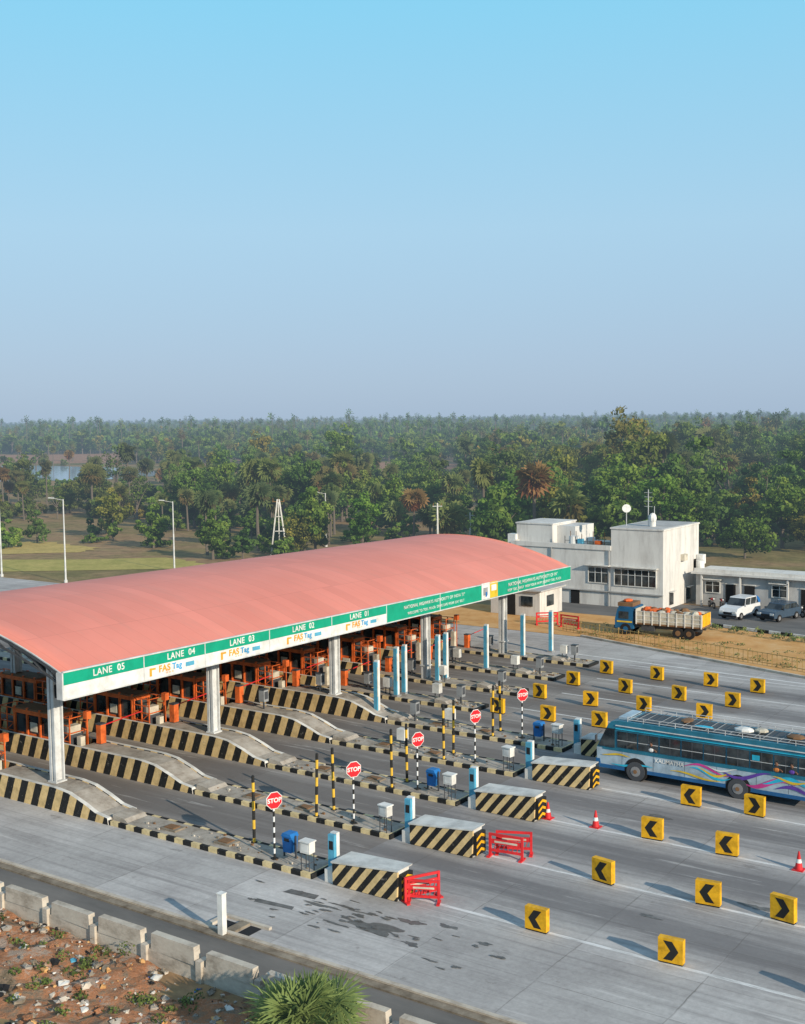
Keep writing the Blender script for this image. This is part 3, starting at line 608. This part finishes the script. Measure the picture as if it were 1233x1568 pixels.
for x in(-.16,.16): mb.beam((x,0,0),(x,0,.5),.05,m_dsteel)
mb.box(-.25,-.2,.5,.25,.2,1.1,m_wht2)
mb.obj('control_cabinet',(-37,isl[4]+.6,.185))
for q in[(-36.8,isl[3]+.8),(-41.3,isl[5]+.8),(-44.0,isl[6]+.5),(-41.5,isl[7]+.8),(-40.4,isl[8]+.8),(-45,isl[5]+.6),(-46.3,isl[7]+.8)]: link('control_cabinet',bpy.data.meshes['control_cabinet'],(*q,.185))
# ------------------------------------------------------------ bus
bus=empty('bus');bus.location=(-26.2,54.4,0)
mb=MB();Wd=2.45
low=[(.12,.5),(10.9,.5),(11,.7),(11,1.42),(-.02,1.42),(0,.8)]
up=[(-.02,1.424),(11,1.424),(11,2.6),(10.9,2.8),(10.7,2.88),(1.1,2.88),(.75,2.8),(.58,2.62)]
mb.prism(low,0,Wd,m_bsil);mb.prism(up,.03,Wd-.03,m_teal)
mb.prism([(.12,.42),(10.85,.42),(10.85,.60),(.1,.60)],-.012,Wd+.012,m_bblue);mb.prism([(-.05,.62),(.2,.62),(.16,.85),(-.06,.85)],-.02,Wd+.02,m_bblue)
mb.prism([(.3,1.36),(11.01,1.36),(11.01,1.44),(.3,1.44)],-.014,Wd+.014,m_teal)
for xx in(1.35,3.0,4.6,6.2,8.1,9.6): mb.box(xx,-.004,.62,xx+.015,0.001,1.35,m_dsteel)
for y0,y1 in((-.004,.03),(Wd-.03,Wd+.004)):
    mb.prism([(.08,1.5),(.95,1.5),(.95,2.45),(.5,2.45)],y0,y1,m_glass)
    x=1.1
    while x<10.2:
        wd=1.04;mb.box(x,y0,1.56,x+wd,y1,2.36,m_glass);mb.box(x+wd*.48,y0-.006,1.56,x+wd*.52,y1+.006,2.36,m_dsteel);mb.box(x,y0-.008,1.9,x+wd,y1+.008,1.925,m_lgrey);x+=1.12
    mb.box(1.0,y0-.012,2.46,10.8,y1+.012,2.50,m_cyan);mb.box(1.0,y0-.016,2.62,10.8,y1+.016,2.66,m_lgrey)
mb.face([(-.035,.15,1.46),(-.035,Wd-.15,1.46),(.50,Wd-.15,2.5),(.50,.15,2.5)],m_glass)
mb.box(11.0,.3,1.5,11.02,Wd-.3,2.4,m_glass);mb.box(-.05,.2,.8,-.02,.6,1.05,m_white);mb.box(-.05,Wd-.6,.8,-.02,Wd-.2,1.05,m_white)
mb.beam((.3,-.02,2.3),(.1,-.28,2.1),.025,m_dsteel);mb.box(.05,-.36,1.75,.12,-.2,2.1,m_dsteel)
mb.box(7.9,-.014,1.95,8.25,-.005,2.2,m_cyan)
mb.obj('body',parent=bus)
def ribbon(mb,f,n,w_,m_,y=-.02):
    for i in range(n):
        a,b_=f(i/n),f((i+1)/n);wa=w_*math.sin(math.pi*i/n)+.01;wb=w_*math.sin(math.pi*(i+1)/n)+.01
        mb.face([(a[0],y,a[1]-wa),(b_[0],y,b_[1]-wb),(b_[0],y,b_[1]+wb),(a[0],y,a[1]+wa)],m_)
mb=MB()
for i,(x0,L_,z0,A,w_,m_) in enumerate([(4.6,2.2,1.15,.18,.05,m_pink),(4.9,2.0,.95,.2,.06,m_cyan),(5.3,1.6,1.05,.15,.05,m_byel),(6.4,2.4,1.2,.22,.08,m_purp),(7.6,2.3,.95,.25,.12,m_pink),(8.4,2.2,1.1,.2,.1,m_cyan),(9,1.9,.8,.15,.08,m_purp),(3.9,2.5,.75,.1,.04,m_byel),(8.9,1.6,1.25,.1,.05,m_byel),(5.8,1.4,1.28,.1,.03,m_white),(.8,2.2,.75,.08,.05,m_cyan),(.3,1.5,1.15,.06,.04,m_byel)]):
    ribbon(mb,lambda t:(x0+L_*t,z0+A*math.sin(t*5+i)),14,w_,m_,-.02-.002*i)
mb.obj('livery_swirls',parent=bus)
c=bpy.data.curves.new('name_text','FONT');c.body='KALIMATHA';c.size=.27;c.extrude=.004;c.offset=.004;c.materials.append(m_white);o=bpy.data.objects.new('name_text',c);scene.collection.objects.link(o);o.parent=bus;o.matrix_local=frame((3.1,-.03,1.1),(1,0,0),(0,0,1))
mb=MB()
for x in(2.1,7.25):
    for y0,y1 in((-.03,.3),(Wd-.3,Wd+.03)):
        mb.cyl((x,y0+.012,.54),(x,y1-.012,.54),.60,.60,m_dark,24)
        ys=(y0-.03,y0+.05) if y0<0 else (y1-.05,y1+.03)
        mb.cyl((x,ys[0],.48),(x,ys[1],.48),.48,.48,m_dsteel,24)
        yh=ys[0]-.02 if y0<0 else ys[1]
        mb.cyl((x,yh,.48),(x,yh+.02,.48),.25,.25,m_hub,16);mb.cyl((x,yh-.04 if y0<0 else yh+.02,.48),(x,yh if y0<0 else yh+.06,.48),.1,.08,m_brn,10)
mb.obj('wheels',parent=bus)
mb=MB()
for y in(.12,Wd-.12):
    for z in(2.98,3.12): mb.beam((1.6,y,z),(10.7,y,z),.025,m_lgrey)
    for i in range(12): mb.beam((1.6+i*.827,y,2.86),(1.6+i*.827,y,3.12),.022,m_lgrey)
for i in range(24): x=1.6+i*.395;mb.beam((x,.12,2.98),(x,Wd-.12,2.98),.02,m_grey if i%3 else m_dsteel)
mb.box(1.7,.3,2.881,10.6,Wd-.3,2.91,m_dsteel);mb.box(1.0,.4,2.87,1.5,Wd-.4,3.0,m_bsil)
for q in[(7.2,.9,3.08,.5,.35,.14,m_white),(7.9,1.3,3.05,.35,.3,.12,m_crm),(4.2,1.4,3.03,.3,.5,.06,m_brn),(9.6,1.0,3.05,.45,.4,.1,m_brn),(5.3,.7,3.0,.5,.2,.05,m_cyan)]: mb.ball(q[:3],q[3:6],q[6],8,5)
mb.obj('roof_rack',parent=bus)
mb=MB()
for x,m_ in((2.9,m_white),(9.05,m_cloth),(9.75,m_purp)):
    mb.ball((x,.02,1.95),(.085,.09,.12),m_skin,10,8);mb.ball((x+.015,.035,1.99),(.09,.09,.1),m_hair,10,8);mb.cyl((x,.05,1.72),(x,.04,1.86),.05,.045,m_skin,8);mb.ball((x,.06,1.66),(.2,.1,.13),m_,10,6);mb.cyl((x+.15,.02,1.68),(x+.28,-.05,1.63),.045,.035,m_skin,6)
mb.obj('passengers',parent=bus)
# ------------------------------------------------------------ truck
tr=empty('cargo_truck');tr.location=(-42.3,91.1,0);tr.rotation_euler=(0,0,math.radians(3))
mb=MB();mb.prism([(0,.5),(1.6,.5),(1.6,2.15),(.25,2.15),(.02,1.3)],.05,2.15,m_cab);mb.box(.35,.03,1.3,1.2,.05,1.9,m_glass);mb.box(.2,.02,1.0,1.5,.05,1.12,m_byel);mb.face([(-.0,.2,1.32),(-.0,2.0,1.32),(.22,2.0,2.05),(.22,.2,2.05)],m_glass)
mb.box(.3,.1,2.15,1.7,2.1,2.3,m_cab);mb.box(-.1,.1,.4,.05,2.1,.7,m_dsteel);mb.box(.2,.2,2.3,1.5,2.0,2.6,m_brn);mb.ball((.8,1,2.7),(.4,.5,.15),m_orange)
mb.obj('cab',parent=tr)
mb=MB();mb.box(1.8,0,.95,7.4,2.2,1.08,m_brn);mb.box(1.5,.5,.6,7.2,.7,.95,m_dsteel);mb.box(1.5,1.5,.6,7.2,1.7,.95,m_dsteel)
mb.box(1.8,0,1.08,7.4,.07,2.05,m_crm);mb.box(1.8,2.13,1.08,7.4,2.2,2.05,m_crm);mb.box(1.8,.07,1.08,1.87,2.13,2.2,m_crm);mb.box(7.33,.07,1.08,7.4,2.13,2.05,m_yel)
for i in range(9): x=1.85+i*.68;mb.box(x,-.05,.95,x+.08,.0,2.1,m_wht2)
for z in(1.3,1.65,2.0): mb.box(1.8,-.03,z,7.4,-.001,z+.05,m_wht2)
for i in range(26): mb.ball((random.uniform(2.1,7),random.uniform(.3,1.9),2.0),(random.uniform(.25,.5),random.uniform(.2,.4),random.uniform(.12,.3)),random.choice([m_orange,m_brn,m_orange,m_crm]),7,5)
mb.obj('cargo_bed',parent=tr)
mb=MB()
for x in(.95,5.4,6.3):
    for y in(.02,1.9): mb.cyl((x,y,.46),(x,y+.28,.46),.46,.46,m_dark,18);mb.cyl((x,y-.02,.46),(x,y,.46),.22,.22,m_cab if x<1 else m_brn,12)
mb.box(2.3,.1,.45,3.4,.5,.9,m_dsteel)
mb.obj('wheels',parent=tr)
# ------------------------------------------------------------ cars and motorcycles
def car(name,loc,rz_,m_,suv):
    e=empty(name);h=.35 if suv else 0
    mb=MB();mb.prism([(-2.1,.35),(2.05,.35),(2.12,.7),(1.9,.9+h*.4),(1.0,1.0+h*.5),(-2.0,1.02+h*.5),(-2.15,.7)],-.86,.86,m_)
    mb.prism([(1.0,.99+h*.5),(.35,1.42+h),(-1.5,1.45+h),(-2.0,1.0+h*.5)],-.74,.74,m_glass);mb.prism([(.4,1.40+h),(.3,1.47+h),(-1.45,1.50+h),(-1.55,1.42+h)],-.76,.76,m_)
    for x in(-.55,.35,-1.55): mb.beam((x+.1,-.75,1.0+h*.5),(x,-.75,1.42+h),.05,m_);mb.beam((x+.1,.75,1.0+h*.5),(x,.75,1.42+h),.05,m_)
    mb.box(2.08,-.8,.62,2.14,-.45,.8,m_white);mb.box(2.08,.45,.62,2.14,.8,.8,m_white);mb.box(2.1,-.4,.5,2.145,.4,.72,m_dark);mb.box(2.05,-.86,.3,2.16,.86,.45,m_dark)
    mb.box(.55,-1.0,1.0+h*.4,.75,-.87,1.12+h*.4,m_);mb.box(.55,.87,1.0+h*.4,.75,1.0,1.12+h*.4,m_)
    mb.obj('body',parent=e);mb=MB()
    for x in(-1.35,1.3):
        for y in(-.9,.68): mb.cyl((x,y,.33),(x,y+.22,.33),.33,.33,m_dark,18);mb.cyl((x,y-.01 if y<0 else y+.22,.33),(x,y if y<0 else y+.23,.33),.18,.18,m_hub,12)
    mb.obj('wheels',parent=e);e.location=loc;e.rotation_euler=(0,0,rz_)
car('parked_suv',(-36.3,104.2,0),math.radians(-100),m_carw,1);car('parked_car',(-33.0,104.8,0),math.radians(-105),m_card,0)
def moto():
    mb=MB()
    for x in(-.62,.62): mb.cyl((x,-.05,.3),(x,.05,.3),.3,.3,m_dark,16);mb.cyl((x,-.055,.3),(x,.055,.3),.17,.17,m_hub,10)
    mb.ball((.12,0,.82),(.28,.14,.13),m_red,8,6);mb.ball((-.4,0,.8),(.38,.13,.07),m_dark,8,5);mb.box(-.2,-.12,.3,.2,.12,.6,m_dsteel)
    mb.beam((.62,0,.3),(.4,0,1.0),.05,m_dsteel);mb.beam((.38,-.32,1.02),(.38,.32,1.02),.03,m_dsteel);mb.beam((-.62,0,.3),(-.3,0,.7),.05,m_dsteel);mb.cyl((-.1,.13,.3),(-.75,.13,.35),.04,.05,m_hub,6);mb.ball((.5,0,.9),(.08,.08,.09),m_white,6,5)
    return mb
m0=moto().obj('motorcycle',(-40.3,108.0,0),math.radians(-50));link('motorcycle',m0.data,(-32.0,106.9,0),math.radians(-30));link('motorcycle',m0.data,(-31.2,107.6,0),math.radians(-40));link('motorcycle',m0.data,(-39.3,107.9,0),math.radians(-60))
# ------------------------------------------------------------ office building
ob=empty('office_building')
mb=MB()
mb.box(-48.7,104.1,0,-43.5,112.9,7.35,m_bld);mb.box(-48.78,104.02,7.35,-43.42,112.98,7.5,m_bld);mb.box(-48.5,104.3,7.5,-43.7,112.7,7.52,m_bld2)
mb.box(-59.4,104.12,0,-48.7,112.0,5.3,m_bld)
mb.box(-59.5,104.0,5.3,-48.72,104.2,5.75,m_bld);mb.box(-59.5,104.2,5.3,-59.3,112,5.75,m_bld)
mb.box(-59.6,105.4,5.3,-55.6,110.5,7.35,m_bld);mb.box(-55.6,106.4,5.3,-53.6,110.5,7.2,m_bld);mb.box(-59.68,105.32,7.35,-55.52,110.58,7.48,m_bld)
mb.box(-59.5,103.9,1.35,-43.45,104.097,1.45,m_bld2)
mb.obj('walls',parent=ob)
mb=MB()
def win(mb,x0,x1,z0,z1,Y,n):
    mb.box(x0,Y-.06,z0,x1,Y-.004,z1,m_glass);mb.box(x0-.08,Y-.1,z0-.08,x1+.08,Y-.004,z0,m_wht2);mb.box(x0-.08,Y-.1,z1,x1+.08,Y-.004,z1+.08,m_wht2)
    mb.box(x0-.08,Y-.1,z0,x0,Y-.004,z1,m_wht2);mb.box(x1,Y-.1,z0,x1+.08,Y-.004,z1,m_wht2)
    for i in range(1,n): x=x0+(x1-x0)*i/n;mb.box(x-.03,Y-.09,z0,x+.03,Y-.06,z1,m_lgrey)
    mb.box(x0,Y-.085,z0+(z1-z0)*.65,x1,Y-.062,z0+(z1-z0)*.68,m_lgrey)
    mb.box(x0-.25,Y-.5,z1+.2,x1+.25,Y,z1+.28,m_wht2)
win(mb,-51.0,-49.0,2.2,3.6,104.12,3);win(mb,-48.3,-44.2,2.1,3.6,104.1,6);win(mb,-56.5,-54,2.2,3.4,104.12,3)
mb.box(-52.9,104.05,0,-52.0,104.115,1.3,m_dark);mb.box(-58.6,104.05,2.2,-57.4,104.115,3.2,m_glass)
for y in(105.6,109.8): mb.box(-43.5,y,.3,-43.44,y+.9,1.4,m_glass);mb.box(-43.5,y-.1,1.5,-43.1,y+1.0,1.58,m_wht2)
mb.box(-43.5,111.6,3.0,-43.42,112.1,4.0,m_dark)
mb.obj('windows',parent=ob)
mb=MB();mb.cyl((-53.0,105.0,5.3),(-53.0,105.0,6.4),.55,.5,m_white,14);mb.cyl((-52,106.5,5.3),(-52,106.5,6.2),.5,.45,m_white,14)
for i in range(9): mb.beam((-53.8+i*.6,104.6,5.3),(-53.8+i*.6,104.6,6.1+random.random()*1.2),.05,m_brn if i%2 else m_dsteel)
mb.beam((-53.8,104.6,6.0),(-49,104.6,6.0),.04,m_dsteel)
mb.box(-51.5,105.0,5.3,-49.0,107,5.95,m_crm);mb.box(-60.4,105,5.4,-59.5,106,6.3,m_white);mb.box(-50.6,104.5,5.75,-50.0,104.9,6.1,m_orange);mb.box(-52.4,104.5,5.75,-51.9,104.9,6.2,m_lblue)
mb.beam((-46.0,106.5,7.5),(-46.0,106.5,11),.06,m_lgrey);mb.beam((-45.6,107,7.5),(-45.6,107,9.4),.05,m_lgrey)
for z in(9.4,9.9,10.3,10.7): mb.beam((-46.4,106.5,z),(-45.6,106.5,z),.03,m_lgrey)
mb.ball((-45.6,106.6,8.3),(.4,.4,.5),m_white,8,6);mb.cyl((-45.6,106.6,7.5),(-45.6,106.6,8),.3,.3,m_white,10)
mb.beam((-48.0,106,7.5),(-48.0,106,8.9),.06,m_lgrey);mb.cyl((-47.9,105.8,9.2),(-48.0,106.0,9.1),.42,.1,m_white,14)
mb.box(-43.45,112.2,3.5,-42.8,113,4.4,m_white);mb.cyl((-42.9,111.8,2.6),(-42.9,111.8,3.9),.4,.4,m_white,12)
for xx in(-48.9,-55.0): mb.cyl((xx,104.02,0),(xx,104.02,5.3),.06,.06,m_grey,6)
mb.box(-43.5,108.3,4.2,-43.1,109.1,4.8,m_crm)
mb.obj('roof_fittings',parent=ob)
an=MB();an.box(-56.6,95.2,0,-51.5,99.5,2.3,m_bld);an.prism([(-56.9,2.3),(-51.2,2.3),(-51.2,2.42),(-56.9,2.5)],94.9,99.8,m_bld2);an.box(-54.8,95.12,0,-54.0,95.196,1.9,m_dark);an.box(-51.5,96.5,.8,-51.44,97.8,1.8,m_glass);an.box(-53.4,95.12,.9,-52.2,95.196,1.8,m_glass)
an.obj('guard_hut')
sb=empty('row_building');mb=MB();mb.box(-42.3,109.2,0,-14,113.5,3.0,m_bld2);mb.box(-42.6,108.6,3.0,-13.7,113.8,3.2,m_bld);mb.box(-42.4,108.9,3.2,-13.8,109.1,3.5,m_bld);mb.obj('walls',parent=sb)
mb=MB()
for x in(-41.3,-35.0,-29.5,-23): win(mb,x,x+1.3,1.3,2.3,109.2,2)
for x in(-39.4,-37.6,-32.4,-26): mb.box(x,109.12,0,x+.95,109.196,2.15,m_dark);mb.box(x-.08,109.1,2.15,x+1.03,109.19,2.23,m_wht2)
for x in(-41.6,-37.9,-33.5,-30.4,-27): mb.box(x-.08,108.7,0,x+.08,108.86,3.0,m_bld)
mb.obj('doors_and_windows',parent=sb)
mb=MB();mb.ball((0,0,1.0),(.45,.45,.5),m_blue,10,6);mb.cyl((0,0,0),(0,0,1.1),.42,.45,m_blue,12);mb.obj('water_drum',(-36.2,108.0,0))
# ------------------------------------------------------------ far fence, kerbs, hedge
def along(p0,p1,step):
    d=Vector((p1[0]-p0[0],p1[1]-p0[1],0));n=int(d.length/step);return [(p0[0]+d.x*i/n,p0[1]+d.y*i/n) for i in range(n+1)]
m_fence=paint('ochre_fence',(.50,.33,.12),.6)
mb=MB();P_=along((-46.5,90.0),(12,74.0),.4)
for i,(x,y) in enumerate(P_): mb.beam((x,y,0),(x,y,.95 if i%5 else 1.05),.03 if i%5 else .06,m_fence)
for z in(.2,.9): mb.beam((*P_[0],z),(*P_[-1],z),.045,m_fence)
mb.obj('metal_fence')
def kerbline(segs,wd,h,m_,name):
    mb=MB()
    for a,b_ in segs:
        d=Vector((b_[0]-a[0],b_[1]-a[1],0)).normalized();q=Vector((-d.y,d.x,0))*wd
        mb.hexa([(a[0],a[1],0),(b_[0],b_[1],0),(b_[0]+q.x,b_[1]+q.y,0),(a[0]+q.x,a[1]+q.y,0),(a[0],a[1],h),(b_[0],b_[1],h),(b_[0]+q.x,b_[1]+q.y,h),(a[0]+q.x,a[1]+q.y,h)],m_)
    mb.obj(name)
kerbline([((-44,88.2),(-23,81.6)),((-23,81.6),(30,78.2))],.25,.16,m_wall,'far_kerb')
kerbline([((-40,99.3),(-28,96.8)),((-28,96.8),(30,84))],.2,.22,m_bwk,'yard_kerb')
V,Fc,S,MI=[],[],[],[]
for (x,y) in along((-38,97.6),(10,86.8),.8):
    if random.random()<.7: leaves(V,Fc,S,MI,np.array([x,y+random.uniform(-.6,.3),.3]),np.array([.5,.4,random.uniform(.2,.6)]),50,.1,random.uniform(.4,.8))
link('hedge',finish('hedge',V,Fc,S,MI,[M_weed]))
V,Fc,S,MI=[],[],[],[]
for i in range(260):
    x=random.uniform(-46,0);y=90-.27*(x+46)+random.uniform(0,6);leaves(V,Fc,S,MI,np.array([x,y,.05]),np.array([.3,.3,.1]),12,.06,random.uniform(.1,.6))
link('dry_grass_tufts',finish('dry_grass_tufts',V,Fc,S,MI,[M_weed]))
# ------------------------------------------------------------ lamps and poles
def lamp(x,y,h,rz_):
    mb=MB();mb.cyl((0,0,0),(0,0,h),.11,.06,m_lgrey,8);mb.cyl((0,0,0),(0,0,.3),.2,.2,m_lgrey,8)
    mb.beam((0,0,h-.1),(1.1,0,h+.12),.04,m_lgrey);mb.prism([(1.0,h+.1),(1.65,h+.14),(1.65,h+.22),(1.0,h+.2)],-.11,.11,m_lgrey)
    mb.obj('street_lamp',(x,y,0),rz_)
for x,y,h in((-119.3,88.6,8),(-108.3,88.9,9.4),(-104.8,102.3,8.4),(-106,133,7.6)): lamp(x,y,h,math.radians(215))
def hpole(x,y,h):
    mb=MB();mb.beam((-1.1,0,0),(-.12,0,h),.17,m_wht2);mb.beam((1.1,0,0),(.12,0,h),.17,m_wht2);mb.beam((0,.5,0),(0,0,h*.95),.13,m_wht2);mb.beam((-.5,0,h*.45),(.5,0,h*.45),.1,m_wht2);mb.beam((-.3,0,h*.7),(.3,0,h*.7),.1,m_wht2);mb.beam((-.8,0,h-.3),(.8,0,h-.3),.08,m_brn)
    for x_ in(-.7,0,.7): mb.cyl((x_,0,h-.25),(x_,0,h+.15),.06,.03,m_brn,6)
    mb.obj('utility_pole',(x,y,0),.6)
hpole(-103.5,120,7.6)
def spole(s,D,h):
    v=at(s,D);mb=MB();mb.cyl((0,0,0),(0,0,h),.16,.1,m_wht2,8);mb.beam((-.6,0,h-.4),(.6,0,h-.4),.08,m_lgrey)
    for x_ in(-.5,.5): mb.cyl((x_,0,h-.35),(x_,0,h),.06,.03,m_brn,6)
    mb.obj('utility_pole',(v.x,v.y,0),.6)
spole(.029,150,7.4);spole(.056,155,5.8)
print('objs',len(bpy.data.objects))
